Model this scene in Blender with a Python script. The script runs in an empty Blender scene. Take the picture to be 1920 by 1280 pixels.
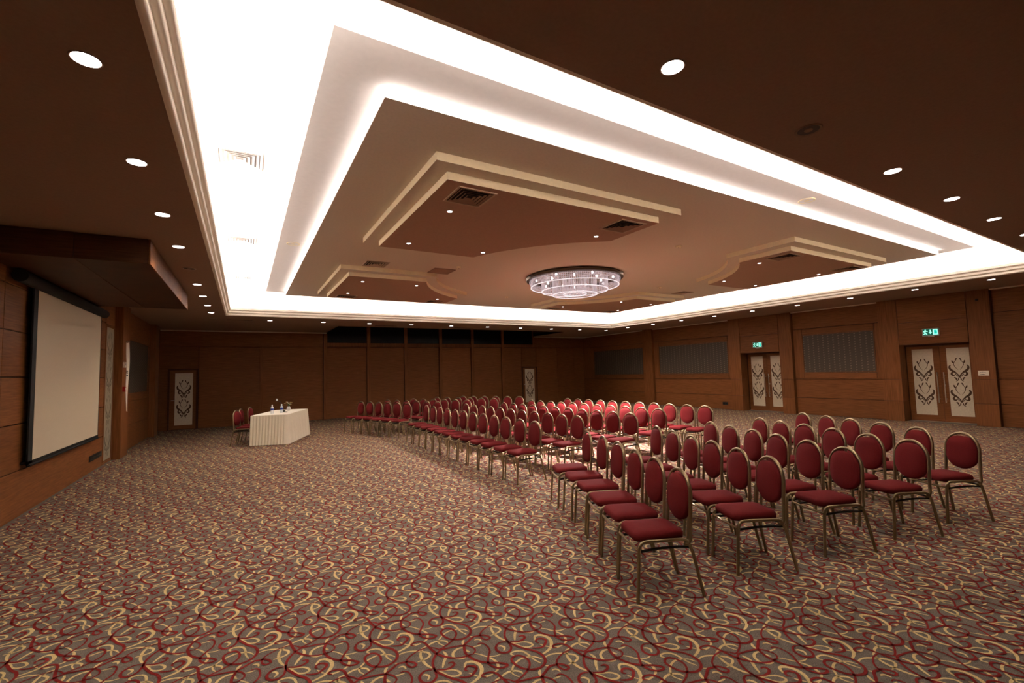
import bpy, math, random
import numpy as np
from mathutils import Matrix, Vector
random.seed(7)
S = bpy.context.scene
COL = S.collection
PI = math.pi

# ------------------------------------------------------------------ camera
cam_d = bpy.data.cameras.new('camera'); cam = bpy.data.objects.new('camera', cam_d); COL.objects.link(cam)
cam_d.sensor_width = 36.0; cam_d.lens = 846.489 / 1920 * 36.0; cam_d.clip_start = .05; cam_d.clip_end = 200
def cam_matrix(yaw, pitch, roll, loc):
    yaw, pitch, roll = (math.radians(a) for a in (yaw, pitch, roll))
    f = Vector((math.sin(yaw)*math.cos(pitch), math.cos(yaw)*math.cos(pitch), math.sin(pitch)))
    r = Vector((math.cos(yaw), -math.sin(yaw), 0)); u = r.cross(f)
    r2 = r*math.cos(roll) + u*math.sin(roll); u2 = -r*math.sin(roll) + u*math.cos(roll)
    m = Matrix((r2, u2, -f)).transposed().to_4x4(); m.translation = loc
    return m
cam.matrix_world = cam_matrix(30.7578, 3.74997, -1.56565, (0, 0, 1.62))
S.camera = cam
# ------------------------------------------------------------------ world, exposure
W = bpy.data.worlds.new('world'); S.world = W; W.use_nodes = True
W.node_tree.nodes['Background'].inputs[0].default_value = (.02, .014, .01, 1)
W.node_tree.nodes['Background'].inputs[1].default_value = .2
S.view_settings.view_transform = 'Standard'; S.view_settings.look = 'None'
S.view_settings.gamma = 1; S.view_settings.use_curve_mapping = False
S.view_settings.exposure = 0.0
S.cycles.use_denoising = True
S.cycles.max_bounces = 7; S.cycles.diffuse_bounces = 5; S.cycles.sample_clamp_indirect = 12
# light levels
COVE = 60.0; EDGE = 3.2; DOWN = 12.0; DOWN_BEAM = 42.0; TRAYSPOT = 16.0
CHAND_BULB = 4.0; CHAND_POOL = 2300.0; CHAND_WIDE = 1700.0; CRYSTAL = .22; TRAY_DOWN = 62.0

# ------------------------------------------------------------------ materials
MATS = {}
def mat(name, col, rough=.6, metal=0, emit=None, estr=0, noise=0, nscale=30, bump=0, spec=.3):
    if name in MATS: return MATS[name]
    m = bpy.data.materials.new(name); m.use_nodes = True; nt = m.node_tree; b = nt.nodes['Principled BSDF']
    b.inputs['Base Color'].default_value = (*col, 1); b.inputs['Roughness'].default_value = rough
    b.inputs['Metallic'].default_value = metal; b.inputs['Specular IOR Level'].default_value = spec
    if emit: b.inputs['Emission Color'].default_value = (*emit, 1); b.inputs['Emission Strength'].default_value = estr
    if noise or bump:
        tc = nt.nodes.new('ShaderNodeTexCoord'); n = nt.nodes.new('ShaderNodeTexNoise'); n.inputs['Scale'].default_value = nscale
        n.inputs['Detail'].default_value = 4; nt.links.new(tc.outputs['Object'], n.inputs['Vector'])
        if noise:
            r = nt.nodes.new('ShaderNodeValToRGB')
            r.color_ramp.elements[0].position = .3; r.color_ramp.elements[1].position = .7
            r.color_ramp.elements[0].color = (*[c*(1-noise) for c in col], 1); r.color_ramp.elements[1].color = (*[min(1, c*(1+noise)) for c in col], 1)
            nt.links.new(n.outputs['Fac'], r.inputs['Fac']); nt.links.new(r.outputs['Color'], b.inputs['Base Color'])
        if bump:
            bp = nt.nodes.new('ShaderNodeBump'); bp.inputs['Strength'].default_value = bump; bp.inputs['Distance'].default_value = .01
            nt.links.new(n.outputs['Fac'], bp.inputs['Height']); nt.links.new(bp.outputs['Normal'], b.inputs['Normal'])
    MATS[name] = m; return m
def wood(name, dark, light, scale=(3, 3, 60), rough=.55):
    m = bpy.data.materials.new(name); m.use_nodes = True; nt = m.node_tree; b = nt.nodes['Principled BSDF']
    tc = nt.nodes.new('ShaderNodeTexCoord'); mp = nt.nodes.new('ShaderNodeMapping'); mp.inputs['Scale'].default_value = scale
    n = nt.nodes.new('ShaderNodeTexNoise'); n.inputs['Scale'].default_value = 1; n.inputs['Detail'].default_value = 5; n.inputs['Distortion'].default_value = .4
    r = nt.nodes.new('ShaderNodeValToRGB'); r.color_ramp.elements[0].position = .32; r.color_ramp.elements[1].position = .68
    r.color_ramp.elements[0].color = (*dark, 1); r.color_ramp.elements[1].color = (*light, 1)
    oi = nt.nodes.new('ShaderNodeObjectInfo'); mr = nt.nodes.new('ShaderNodeMapRange'); mr.inputs['To Min'].default_value = .9; mr.inputs['To Max'].default_value = 1.08
    mx = nt.nodes.new('ShaderNodeMix'); mx.data_type = 'RGBA'; mx.blend_type = 'MULTIPLY'; mx.inputs[0].default_value = 1
    L = nt.links.new
    L(tc.outputs['Object'], mp.inputs['Vector']); L(mp.outputs['Vector'], n.inputs['Vector']); L(n.outputs['Fac'], r.inputs['Fac'])
    L(oi.outputs['Random'], mr.inputs['Value']); L(r.outputs['Color'], mx.inputs[6]); L(mr.outputs['Result'], mx.inputs[7]); L(mx.outputs[2], b.inputs['Base Color'])
    b.inputs['Roughness'].default_value = rough; b.inputs['Specular IOR Level'].default_value = .14
    MATS[name] = m; return m
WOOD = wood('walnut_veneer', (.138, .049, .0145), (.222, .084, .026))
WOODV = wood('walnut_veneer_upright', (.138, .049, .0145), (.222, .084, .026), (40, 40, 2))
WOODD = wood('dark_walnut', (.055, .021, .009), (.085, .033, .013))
GROOVE = mat('groove_dark', (.03, .012, .006), .8)
CEIL = mat('beige_ceiling_paint', (.29, .185, .13), .85, noise=.05, nscale=40)
PANEL = mat('beige_panel_paint', (.72, .62, .50), .85, noise=.04, nscale=40)
TRAY = mat('tray_paint', (.45, .28, .20), .85, noise=.05, nscale=40)
WHITE = mat('white_ceiling_paint', (.90, .84, .81), .8, noise=.02, nscale=20)
CREAM = mat('cream_edge_paint', (.95, .82, .56), .8, noise=.03)
MOULD = mat('moulding_paint', (.96, .90, .79), .6, noise=.02)
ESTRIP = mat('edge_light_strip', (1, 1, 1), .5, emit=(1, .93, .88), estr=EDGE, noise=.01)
STRIP = mat('light_strip', (1, 1, 1), .5, emit=(1, .93, .86), estr=COVE, noise=.01)
def carpet():
    m = bpy.data.materials.new('carpet_ground'); m.use_nodes = True; nt = m.node_tree; b = nt.nodes['Principled BSDF']
    tc = nt.nodes.new('ShaderNodeTexCoord'); n = nt.nodes.new('ShaderNodeTexNoise'); n.inputs['Scale'].default_value = 160; n.inputs['Detail'].default_value = 3
    r = nt.nodes.new('ShaderNodeValToRGB'); r.color_ramp.elements[0].position = .3; r.color_ramp.elements[1].position = .7
    r.color_ramp.elements[0].color = (.094, .081, .066, 1); r.color_ramp.elements[1].color = (.208, .182, .150, 1)
    nt.links.new(tc.outputs['Object'], n.inputs['Vector']); nt.links.new(n.outputs['Fac'], r.inputs['Fac']); nt.links.new(r.outputs['Color'], b.inputs['Base Color'])
    bp = nt.nodes.new('ShaderNodeBump'); bp.inputs['Strength'].default_value = .3; bp.inputs['Distance'].default_value = .004
    nt.links.new(n.outputs['Fac'], bp.inputs['Height']); nt.links.new(bp.outputs['Normal'], b.inputs['Normal'])
    b.inputs['Roughness'].default_value = .95; b.inputs['Specular IOR Level'].default_value = .05
    return m
CARPET = carpet()
CRED = mat('carpet_red_yarn', (.175, .018, .016), .95, noise=.25, nscale=150, spec=.05)
CYEL = mat('carpet_yellow_yarn', (.60, .46, .22), .95, noise=.2, nscale=150, spec=.05)
RED = mat('red_upholstery', (.122, .0105, .0115), .85, noise=.18, nscale=240, bump=.15, spec=.1)
GOLD = mat('bronze_gold_tube', (.30, .235, .135), .36, metal=.85, noise=.12, nscale=9)
BLACKM = mat('black_rubber_metal', (.02, .017, .014), .5, noise=.1)
SCREEN = mat('screen_fabric', (.62, .54, .40), .9, noise=.05, nscale=220)
BLACK = mat('black_border', (.004, .004, .004), .7, noise=.1)
GLASSW = mat('frosted_glass', (.66, .58, .44), .35, noise=.06, nscale=25)
ORN = mat('brown_ornament_print', (.085, .040, .017), .6, noise=.1)
CHROME = mat('brushed_steel', (.55, .50, .42), .3, metal=.9, noise=.08)
CLOTH = mat('cream_cloth', (.88, .82, .66), .9, noise=.04, nscale=60)
CLOTHW = mat('white_cloth', (.90, .86, .76), .9, noise=.03, nscale=60)
def fabric():
    m = bpy.data.materials.new('dark_dotted_fabric'); m.use_nodes = True; nt = m.node_tree; b = nt.nodes['Principled BSDF']; L = nt.links.new
    tc = nt.nodes.new('ShaderNodeTexCoord'); sp = nt.nodes.new('ShaderNodeSeparateXYZ'); L(tc.outputs['Object'], sp.inputs[0])
    def mth(op, a, bb=None):
        x = nt.nodes.new('ShaderNodeMath'); x.operation = op
        for i, v in enumerate((a, bb)):
            if v is None: continue
            if isinstance(v, (int, float)): x.inputs[i].default_value = v
            else: L(v, x.inputs[i])
        return x.outputs[0]
    sy = mth('SINE', mth('MULTIPLY', sp.outputs['Y'], 2*PI/.14))
    sz = mth('SINE', mth('ADD', mth('MULTIPLY', sp.outputs['Z'], 2*PI/.075), mth('MULTIPLY', sp.outputs['Y'], 21)))
    v = mth('MULTIPLY', mth('MAXIMUM', sy, 0.0), mth('ADD', mth('MULTIPLY', sz, .5), .5))
    r = nt.nodes.new('ShaderNodeValToRGB'); r.color_ramp.elements[0].position = .45; r.color_ramp.elements[1].position = .85
    r.color_ramp.elements[0].color = (.060, .042, .027, 1); r.color_ramp.elements[1].color = (.16, .125, .085, 1)
    L(v, r.inputs['Fac']); L(r.outputs['Color'], b.inputs['Base Color']); b.inputs['Roughness'].default_value = .7
    return m
FABRIC = fabric()

# ------------------------------------------------------------------ mesh helpers
class MB:
    def __init__(s): s.v = []; s.f = []
    def add(s, v, f):
        o = len(s.v); s.v += [tuple(p) for p in v]; s.f += [tuple(i+o for i in q) for q in f]; return s
    def box(s, x0, x1, y0, y1, z0, z1):
        return s.add([(x0,y0,z0),(x1,y0,z0),(x1,y1,z0),(x0,y1,z0),(x0,y0,z1),(x1,y0,z1),(x1,y1,z1),(x0,y1,z1)],
                     [(0,3,2,1),(4,5,6,7),(0,1,5,4),(1,2,6,5),(2,3,7,6),(3,0,4,7)])
    def bevbox(s, x0, x1, y0, y1, z0, z1, e=.004):
        v = []
        for z, k in ((z0, e), (z0+e, 0), (z1-e, 0), (z1, e)):
            v += [(x0+k,y0+k,z),(x1-k,y0+k,z),(x1-k,y1-k,z),(x0+k,y1-k,z)]
        f = [(3,2,1,0),(12,13,14,15)]
        for r in range(3):
            for i in range(4): f.append((r*4+i, r*4+(i+1) % 4, r*4+4+(i+1) % 4, r*4+4+i))
        return s.add(v, f)
    def prism(s, poly, z0, z1):
        n = len(poly); v = [(x,y,z0) for x,y in poly] + [(x,y,z1) for x,y in poly]
        return s.add(v, [tuple(range(n-1,-1,-1)), tuple(range(n, 2*n))] + [(i,(i+1)%n,n+(i+1)%n,n+i) for i in range(n)])
    def tube(s, pts, r, n=8, caps=True, flat=1.0):
        P = [Vector(p) for p in pts]; m = len(P); v = []; f = []
        t0 = (P[1]-P[0]).normalized(); up = Vector((0,1,0)) if abs(t0.y) < .9 else Vector((1,0,0))
        a = t0.cross(up).normalized()
        for i in range(m):
            t = (P[min(i+1,m-1)]-P[max(i-1,0)]).normalized()
            a = (a - t*a.dot(t)).normalized(); b = t.cross(a)
            rr = r[i] if isinstance(r, (list, tuple)) else r
            for k in range(n):
                an = 2*PI*k/n; v.append(P[i] + a*math.cos(an)*rr + b*math.sin(an)*rr*flat)
        for i in range(m-1):
            for k in range(n): f.append((i*n+k, i*n+(k+1)%n, (i+1)*n+(k+1)%n, (i+1)*n+k))
        if caps: f.append(tuple(range(n-1,-1,-1))); f.append(tuple((m-1)*n+k for k in range(n)))
        return s.add(v, f)
    def lathe(s, prof, n=24, c=(0,0,0), close=False):
        v = []; f = []; m = len(prof)
        for r, z in prof:
            for k in range(n): v.append((c[0]+r*math.cos(2*PI*k/n), c[1]+r*math.sin(2*PI*k/n), c[2]+z))
        for i in range(m-1 + (1 if close else 0)):
            j = (i+1) % m
            for k in range(n): f.append((i*n+k, i*n+(k+1)%n, j*n+(k+1)%n, j*n+k))
        if not close:
            f.append(tuple(range(n-1,-1,-1))); f.append(tuple((m-1)*n+k for k in range(n)))
        return s.add(v, f)
    def rings(s, rings):           # closed loops of equal length, capped at both ends
        n = len(rings[0]); v = [p for r in rings for p in r]; f = []
        for i in range(len(rings)-1):
            for k in range(n): f.append((i*n+k, i*n+(k+1)%n, (i+1)*n+(k+1)%n, (i+1)*n+k))
        f.append(tuple(range(n-1,-1,-1))); f.append(tuple((len(rings)-1)*n+k for k in range(n)))
        return s.add(v, f)
    def mesh(s, name, m, smooth=False):
        me = bpy.data.meshes.new(name); me.from_pydata(s.v, [], s.f); me.update()
        me.materials.append(m)
        if smooth:
            me.polygons.foreach_set('use_smooth', [True]*len(me.polygons))
            if smooth == 'all': return me
            try: me.set_sharp_from_angle(angle=math.radians(50))
            except Exception: pass
        return me
    def build(s, name, m, parent=None, smooth=False):
        return link(name, s.mesh(name, m, smooth), parent)
def link(name, me, parent=None):
    o = bpy.data.objects.new(name, me); COL.objects.link(o)
    if parent is not None: o.parent = parent
    return o
def tag(o, label=None, cat=None, group=None, kind=None):
    if label: o['label'] = label
    if cat: o['category'] = cat
    if group: o['group'] = group
    if kind: o['kind'] = kind
    return o
def thing(name, label, cat, loc=(0,0,0), rz=0, group=None, kind=None):
    o = bpy.data.objects.new(name, None); COL.objects.link(o); o.empty_display_size = .1
    o.location = loc; o.rotation_euler = (0,0,rz); return tag(o, label, cat, group, kind)
def copy_tree(o, parent=None):
    c = o.copy(); COL.objects.link(c)
    if parent is not None: c.parent = parent
    for ch in list(o.children): copy_tree(ch, c)
    return c
def catmull(pts, per=6, closed=False):
    P = [np.array(p, float) for p in pts]; out = []
    n = len(P)
    for i in range(n-1):
        p0 = P[i-1] if i > 0 else 2*P[0]-P[1]; p1, p2 = P[i], P[i+1]; p3 = P[i+2] if i+2 < n else 2*P[-1]-P[-2]
        for k in range(per):
            t = k/per
            out.append(.5*((2*p1)+(-p0+p2)*t+(2*p0-5*p1+4*p2-p3)*t*t+(-p0+3*p1-3*p2+p3)*t**3))
    out.append(P[-1]); return np.array(out)
def ribbon(pts, w, per=6, taper=.4):
    C = catmull(pts, per); T = np.gradient(C, axis=0); T /= np.linalg.norm(T, axis=1)[:,None]+1e-9
    N = np.stack([-T[:,1], T[:,0]], 1); t = np.linspace(0, 1, len(C))
    ww = (w/2*(taper+(1-taper)*np.sin(PI*t)**.7))[:,None]
    return C+N*ww, C-N*ww
ORD = ['first','second','third','fourth','fifth','sixth','seventh','eighth','ninth','tenth','eleventh','twelfth','thirteenth','fourteenth','fifteenth']

# ------------------------------------------------------------------ room dimensions (metres)
XL, XR, YF, YB, CZ = -2.36, 15.30, -1.2, 18.40, 3.27
HX0, HX1, HY0, HY1 = -.42, 13.05, 1.88, 13.88          # opening of the light cove
CX, CY = 6.21, 7.65                                    # middle of the raised ceiling

# ------------------------------------------------------------------ floor
fl = MB().box(XL-.2, XR+.9, YF-.2, YB+.2, -.1, 0).build('floor', CARPET)
tag(fl, 'patterned carpet floor with red and yellow curls on taupe', 'floor', kind='structure')
RCURL = [
 [(0.893,2.733),(0.877,2.751),(0.895,2.764),(0.931,2.756),(0.954,2.726),(0.96,2.674),(0.969,2.623),(0.98,2.581),(1.001,2.545),(1.034,2.506),(1.07,2.483),(1.112,2.471),(1.146,2.472)],
 [(0.962,2.67),(0.986,2.647),(1.006,2.62),(1.05,2.631),(1.096,2.653),(1.137,2.686),(1.156,2.724),(1.151,2.768),(1.128,2.799),(1.097,2.798),(1.077,2.777),(1.076,2.738),(1.093,2.687),(1.131,2.652),(1.173,2.64),(1.216,2.656),(1.242,2.691),(1.247,2.735),(1.231,2.782),(1.198,2.825),(1.17,2.878),(1.149,2.927),(1.151,2.975),(1.166,3.016),(1.197,3.058),(1.239,3.087),(1.282,3.082),(1.329,3.072),(1.376,3.053),(1.406,3.015),(1.411,2.975),(1.383,2.951),(1.362,2.958)],
 [(1.181,3.155),(1.131,3.155),(1.089,3.14),(1.056,3.12),(1.037,3.092),(1.034,3.058),(1.05,3.03),(1.076,3.036),(1.071,3.063),(1.05,3.088),(1.024,3.095),(0.993,3.101),(0.951,3.078),(0.916,3.059),(0.899,3.026),(0.887,2.979),(0.896,2.924),(0.916,2.878),(0.958,2.832),(1.0,2.805),(1.028,2.778),(1.038,2.757),(1.017,2.749),(0.984,2.762),(0.962,2.796),(0.957,2.833),(0.983,2.88),(1.013,2.92),(1.022,2.957),(1.019,2.999),(1.001,3.021),(0.98,3.02)],
 [(1.136,2.948),(1.109,2.961),(1.077,2.951),(1.055,2.923),(1.054,2.889),(1.073,2.863),(1.105,2.856),(1.134,2.88),(1.144,2.921),(1.149,2.961)],
 [(1.158,2.936),(1.195,2.911),(1.233,2.911),(1.256,2.925),(1.254,2.947),(1.229,2.953)],
 [(0.834,2.831),(0.824,2.848),(0.842,2.867),(0.87,2.858),(0.882,2.829),(0.859,2.804),(0.829,2.786),(0.792,2.798),(0.772,2.812)]]
YCURL = [
 (.019,[(0.828,2.868),(0.849,2.899),(0.872,2.901),(0.895,2.883),(0.909,2.848),(0.905,2.811),(0.887,2.78),(0.866,2.757),(0.828,2.74),(0.788,2.731)]),
 (.013,[(0.859,2.578),(0.885,2.578),(0.913,2.581),(0.938,2.596),(0.939,2.624),(0.92,2.647),(0.896,2.67),(0.852,2.697),(0.812,2.705),(0.776,2.697)]),
 (.015,[(0.922,2.673),(0.9,2.647),(0.889,2.611),(0.887,2.574),(0.891,2.535),(0.9,2.504),(0.911,2.483)]),
 (.012,[(1.112,2.811),(1.102,2.831),(1.121,2.842),(1.154,2.833),(1.177,2.806),(1.185,2.761),(1.188,2.715),(1.202,2.671)]),
 (.011,[(1.228,2.694),(1.212,2.726),(1.185,2.749),(1.143,2.763),(1.112,2.76),(1.08,2.747),(1.053,2.725),(1.029,2.697),(1.027,2.672),(1.042,2.638)]),
 (.009,[(1.211,2.64),(1.223,2.627),(1.235,2.613)]),
 (.013,[(0.918,2.686),(0.959,2.693),(0.994,2.704),(1.028,2.703),(1.054,2.69),(1.07,2.67),(1.07,2.65)]),
 (.013,[(0.884,2.746),(0.903,2.738),(0.936,2.737)]),
 (.009,[(0.924,2.958),(0.952,2.927),(0.979,2.885),(1.022,2.865),(1.057,2.864)]),
 (.014,[(0.985,2.869),(0.996,2.842),(1.0,2.81),(0.99,2.778),(0.973,2.753),(0.953,2.745)]),
 (.012,[(1.078,2.936),(1.094,2.929),(1.103,2.904),(1.085,2.882)]),
 (.011,[(0.905,3.01),(0.906,2.991),(0.914,2.98)]),
 (.009,[(0.95,3.01),(0.976,3.007),(1.0,3.005)]),
 (.011,[(0.753,2.588),(0.769,2.589),(0.783,2.578),(0.785,2.554)]),
 (.014,[(1.141,2.552),(1.115,2.564),(1.085,2.561),(1.057,2.54),(1.048,2.502),(1.073,2.471),(1.104,2.465)]),
 (.014,[(1.167,2.628),(1.149,2.607),(1.142,2.58)]),
 (.016,[(1.016,2.589),(1.02,2.559),(1.011,2.531),(0.986,2.5),(0.959,2.454)]),
 (.012,[(1.153,2.925),(1.186,2.907),(1.228,2.889),(1.251,2.864),(1.256,2.837),(1.233,2.829),(1.207,2.841),(1.189,2.863),(1.178,2.893),(1.153,2.925)]),
 (.009,[(0.83,2.817),(0.844,2.791),(0.86,2.766)])]
def curls(name, strokes, z, m):
    def cell(per):
        V = []; F = []; n = 0
        for w, pts in strokes:
            A, B = ribbon(pts, w*1.12, per, .45); k = len(A)
            V.append(np.concatenate([A, B])); i = np.arange(k-1)
            F.append(np.stack([i, i+1, i+1+k, i+k], 1)+n); n += 2*k
        return np.concatenate(V), np.concatenate(F)
    lods = [cell(4), cell(2), cell(1)]
    a = np.array([.464, 0.]); b = np.array([.232, .480]); base = np.array([1.05, 2.8])
    VV = []; FF = []; n = 0
    for j in range(-12, 36):
        for i in range(-36, 46):
            off = a*i+b*j; c = base+off
            if not (XL-.4 < c[0] < XR+.4 and YF-.4 < c[1] < YB+.4): continue
            d = math.hypot(*c); V, F = lods[0 if d < 5 else 1 if d < 9 else 2]
            P = V+off
            ok = (P[:,0] > XL+.02) & (P[:,0] < XR-.02) & (P[:,1] > YF+.02) & (P[:,1] < YB-.02)
            if not ok.all():
                F = F[ok[F].all(1)]
                if len(F) == 0: continue
            VV.append(P); FF.append(F+n); n += len(P)
    V = np.concatenate(VV); F = np.concatenate(FF)
    me = bpy.data.meshes.new(name); me.vertices.add(len(V)); me.loops.add(F.size); me.polygons.add(len(F))
    me.vertices.foreach_set('co', np.column_stack([V, np.full(len(V), z)]).astype(np.float32).ravel())
    me.loops.foreach_set('vertex_index', F.astype(np.int32).ravel())
    me.polygons.foreach_set('loop_start', (np.arange(len(F))*4).astype(np.int32))
    me.polygons.foreach_set('loop_total', np.full(len(F), 4, np.int32))
    me.update(calc_edges=True); me.materials.append(m)
    o = link(name, me, fl); o['kind'] = 'stuff'; return o
tag(curls('yellow_curls', YCURL, .001, CYEL), 'yellow curl pattern woven in the carpet')
tag(curls('red_curls', [(.0145, p) for p in RCURL], .002, CRED), 'dark red curl pattern woven in the carpet')

# ------------------------------------------------------------------ ceiling
BX0, BX1, BY0 = 2.70, 12.10, 15.82                      # recess in front of the control-room windows
ce = MB()
for x0,x1,y0,y1 in ((XL-.1,HX0,YF,YB+.1),(HX1,XR+.9,YF,YB+.1),(HX0,HX1,YF,HY0),(HX0,HX1,HY1,BY0),(HX0,BX0,BY0,YB+.1),(BX1,HX1,BY0,YB+.1)):
    ce.box(x0,x1,y0,y1,CZ,CZ+.12)
ceiling = tag(ce.build('ceiling', CEIL), 'low brown ceiling border around the bright raised cove', 'ceiling', kind='structure')
def ring(mb, x0,x1,y0,y1, prof):      # mitred profile around a rectangle; (inward offset, z)
    n = len(prof); v = []; f = []
    for sx, sy in ((0,0),(1,0),(1,1),(0,1)):
        for d, z in prof:
            v.append(((x1-d) if sx else (x0+d), (y1-d) if sy else (y0+d), z))
    for c in range(4):
        for i in range(n): f.append((c*n+i, c*n+(i+1)%n, ((c+1)%4)*n+(i+1)%n, ((c+1)%4)*n+i))
    return mb.add(v, f)
for k in range(3):                     # three ribs of the crown moulding, stepping up and inward
    d = .037*k; z = CZ+.066*k
    prof = [(d-.03,z+.004),(d+.008,z-.002),(d+.026,z+.003),(d+.035,z+.016),(d+.037,z+.034),(d+.033,z+.05),(d+.036,z+.058),(d+.036,z+.068),(d-.03,z+.068)]
    ring(MB(), HX0,HX1,HY0,HY1, prof).build('moulding', MOULD, ceiling, smooth=True)
T = .28; UZ = 4.0
ring(MB(), HX0,HX1,HY0,HY1, [(-T,CZ+.13),(-T,UZ),(-T-.05,UZ),(-T-.05,CZ+.13)]).build('cove_wall', WHITE, ceiling)
ring(MB(), HX0,HX1,HY0,HY1, [(-T-.04,CZ+.12),(0.0,CZ+.12),(0.0,CZ+.135),(-T-.04,CZ+.135)]).build('cove_ledge', WHITE, ceiling)
MB().box(HX0-T-.05,HX1+T+.05,HY0-T-.05,HY1+T+.05,UZ,UZ+.1).build('upper_ceiling', WHITE, ceiling)
MB().box(.45,12.0,2.76,12.55,3.74,UZ).build('ceiling_border', WHITE, ceiling)
# flat light strips lying on the cove ledge behind the moulding
for x0,x1,y0,y1 in ((HX0-.2,HX0-.13,HY0,HY1),(HX1+.13,HX1+.2,HY0,HY1),(HX0,HX1,HY0-.2,HY0-.13),(HX0,HX1,HY1+.13,HY1+.2)):
    MB().box(x0,x1,y0,y1,CZ+.14,CZ+.165).build('light_strip', STRIP, ceiling)
# central panel: brown underside, light edges
def plate(name, poly, z0, z1, mbot, medge):
    n = len(poly); mb = MB().prism(poly, z0, z1); me = mb.mesh(name, mbot); me.materials.append(medge)
    for i, p in enumerate(me.polygons): p.material_index = 1 if i >= 2 else 0
    return link(name, me, ceiling)
plate('ceiling_panel', [(.87,3.19),(11.6,3.19),(11.6,12.37),(.87,12.37)], 3.65, 3.74, PANEL, WHITE)
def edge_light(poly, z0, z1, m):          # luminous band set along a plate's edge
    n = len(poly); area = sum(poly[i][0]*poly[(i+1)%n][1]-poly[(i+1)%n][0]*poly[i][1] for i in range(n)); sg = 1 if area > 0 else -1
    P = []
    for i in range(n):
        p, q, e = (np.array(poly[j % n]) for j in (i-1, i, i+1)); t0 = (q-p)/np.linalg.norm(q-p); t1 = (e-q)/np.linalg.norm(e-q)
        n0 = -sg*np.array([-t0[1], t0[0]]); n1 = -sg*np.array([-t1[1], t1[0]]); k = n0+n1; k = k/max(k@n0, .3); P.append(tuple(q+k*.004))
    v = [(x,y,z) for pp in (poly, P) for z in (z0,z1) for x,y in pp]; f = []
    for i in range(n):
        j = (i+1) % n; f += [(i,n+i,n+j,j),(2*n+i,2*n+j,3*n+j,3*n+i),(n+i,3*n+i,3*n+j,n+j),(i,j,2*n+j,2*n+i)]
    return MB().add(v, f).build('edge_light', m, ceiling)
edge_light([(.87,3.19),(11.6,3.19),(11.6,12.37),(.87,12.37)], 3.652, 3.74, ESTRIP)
def tray_poly(sx, sy, a0, a1, b0, b1, R):   # rectangle in offsets from the middle with a concave bite towards it
    # offsets: outer |dx| a1, inner a0 ; outer |dy| b1, inner b0
    th0 = math.acos(a0/R) if a0 < R else 0; th1 = math.asin(b0/R)
    P = [(a1,b1),(a0,b1)]
    for k in range(13):
        t = th0+(th1-th0)*k/12; P.append((R*math.cos(t), R*math.sin(t)))
    P.append((a1,b0))
    P = [(CX+sx*x, CY+sy*y) for x,y in P]
    return P if sx*sy > 0 else P[::-1]
for sx in (-1,1):
    for sy in (-1,1):
        A = tray_poly(sx,sy, 1.36,4.71, .90,3.87, 3.0); B = tray_poly(sx,sy, 1.58,4.53, 1.10,3.69, 3.2)
        plate('tray_step', A, 3.57,3.65, PANEL, CREAM); plate('tray', B, 3.49,3.57, TRAY, CREAM)
# recess in front of the control-room windows
rc = MB(); rc.box(BX0-.05,BX0,BY0,YB+.1,CZ,3.95); rc.box(BX1,BX1+.05,BY0,YB+.1,CZ,3.95); rc.box(BX0,BX1,BY0-.05,BY0,CZ+.1,3.95); rc.box(BX0-.05,BX1+.05,BY0-.05,YB+.1,3.95,4.0)
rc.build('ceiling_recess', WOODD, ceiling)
# thin shadow-gap trim where ceiling meets walls
tr = MB(); tr.box(XR-.05,XR-.0,YF,YB,CZ-.03,CZ-.001)
tag(tr.build('trim_2', PANEL), 'thin ceiling trim along the right wall', 'trim', kind='structure')
tr = MB(); tr.box(XL+.02,BX0,YB-.06,YB-.02,CZ-.035,CZ-.001); tr.box(BX1,XR-.06,YB-.06,YB-.02,CZ-.035,CZ-.001)
tag(tr.build('trim_3', PANEL), 'thin ceiling trim along the back wall', 'trim', kind='structure')

# ------------------------------------------------------------------ wooden walls
def panel(parent, x0,x1,y0,y1,z0,z1, m=WOOD, name='panel', e=.004):
    return MB().bevbox(x0,x1,y0,y1,z0,z1,e).build(name, m, parent)
G = .012
# left wall: stacked horizontal boards
wl = tag(MB().box(XL-.12,XL-.02,YF,YB,0,CZ).build('wall_left', GROOVE), 'left wall of horizontal wooden boards behind the projection screen', 'wall', kind='structure')
ZL = [0,.57,1.14,1.71,2.26,2.80,CZ]
YLs = [YF,1.9,4.9,7.35,11.78]
for i in range(4):
    for k in range(6):
        panel(wl, XL-.03,XL, YLs[i]+G/2,YLs[i+1]-G/2, ZL[k]+G/2,ZL[k+1]-G/2)
panel(wl, XL-.03,XL, 11.79,12.49, 2.78,CZ)
panel(wl, XL-.03,XL, 11.79,12.49, 0,.05)
panel(wl, XL-.03,-2.22, 12.50,13.17, 0,CZ, WOODV, 'column')
for z0,z1 in ((0,.57),(.576,1.14),(1.146,1.34)): panel(wl, XL-.03,XL, 13.18,16.7, z0,z1)
panel(wl, XL-.03,XL, 13.18,16.7, 2.62,CZ); panel(wl, XL-.03,XL, 13.18,14.0, 1.346,2.614); panel(wl, XL-.03,XL, 16.45,16.7, 1.346,2.614)
MB().box(XL-.03,XL-.012,14.0,16.45,1.346,2.614).build('acoustic_panel', FABRIC, wl)
panel(wl, XL-.03,-2.22, 16.71,17.3, 0,CZ, WOODV, 'column')
for z0,z1 in ((0,.57),(.576,1.14),(1.146,2.6),(2.606,CZ)): panel(wl, XL-.03,XL, 17.31,YB, z0,z1)
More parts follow.
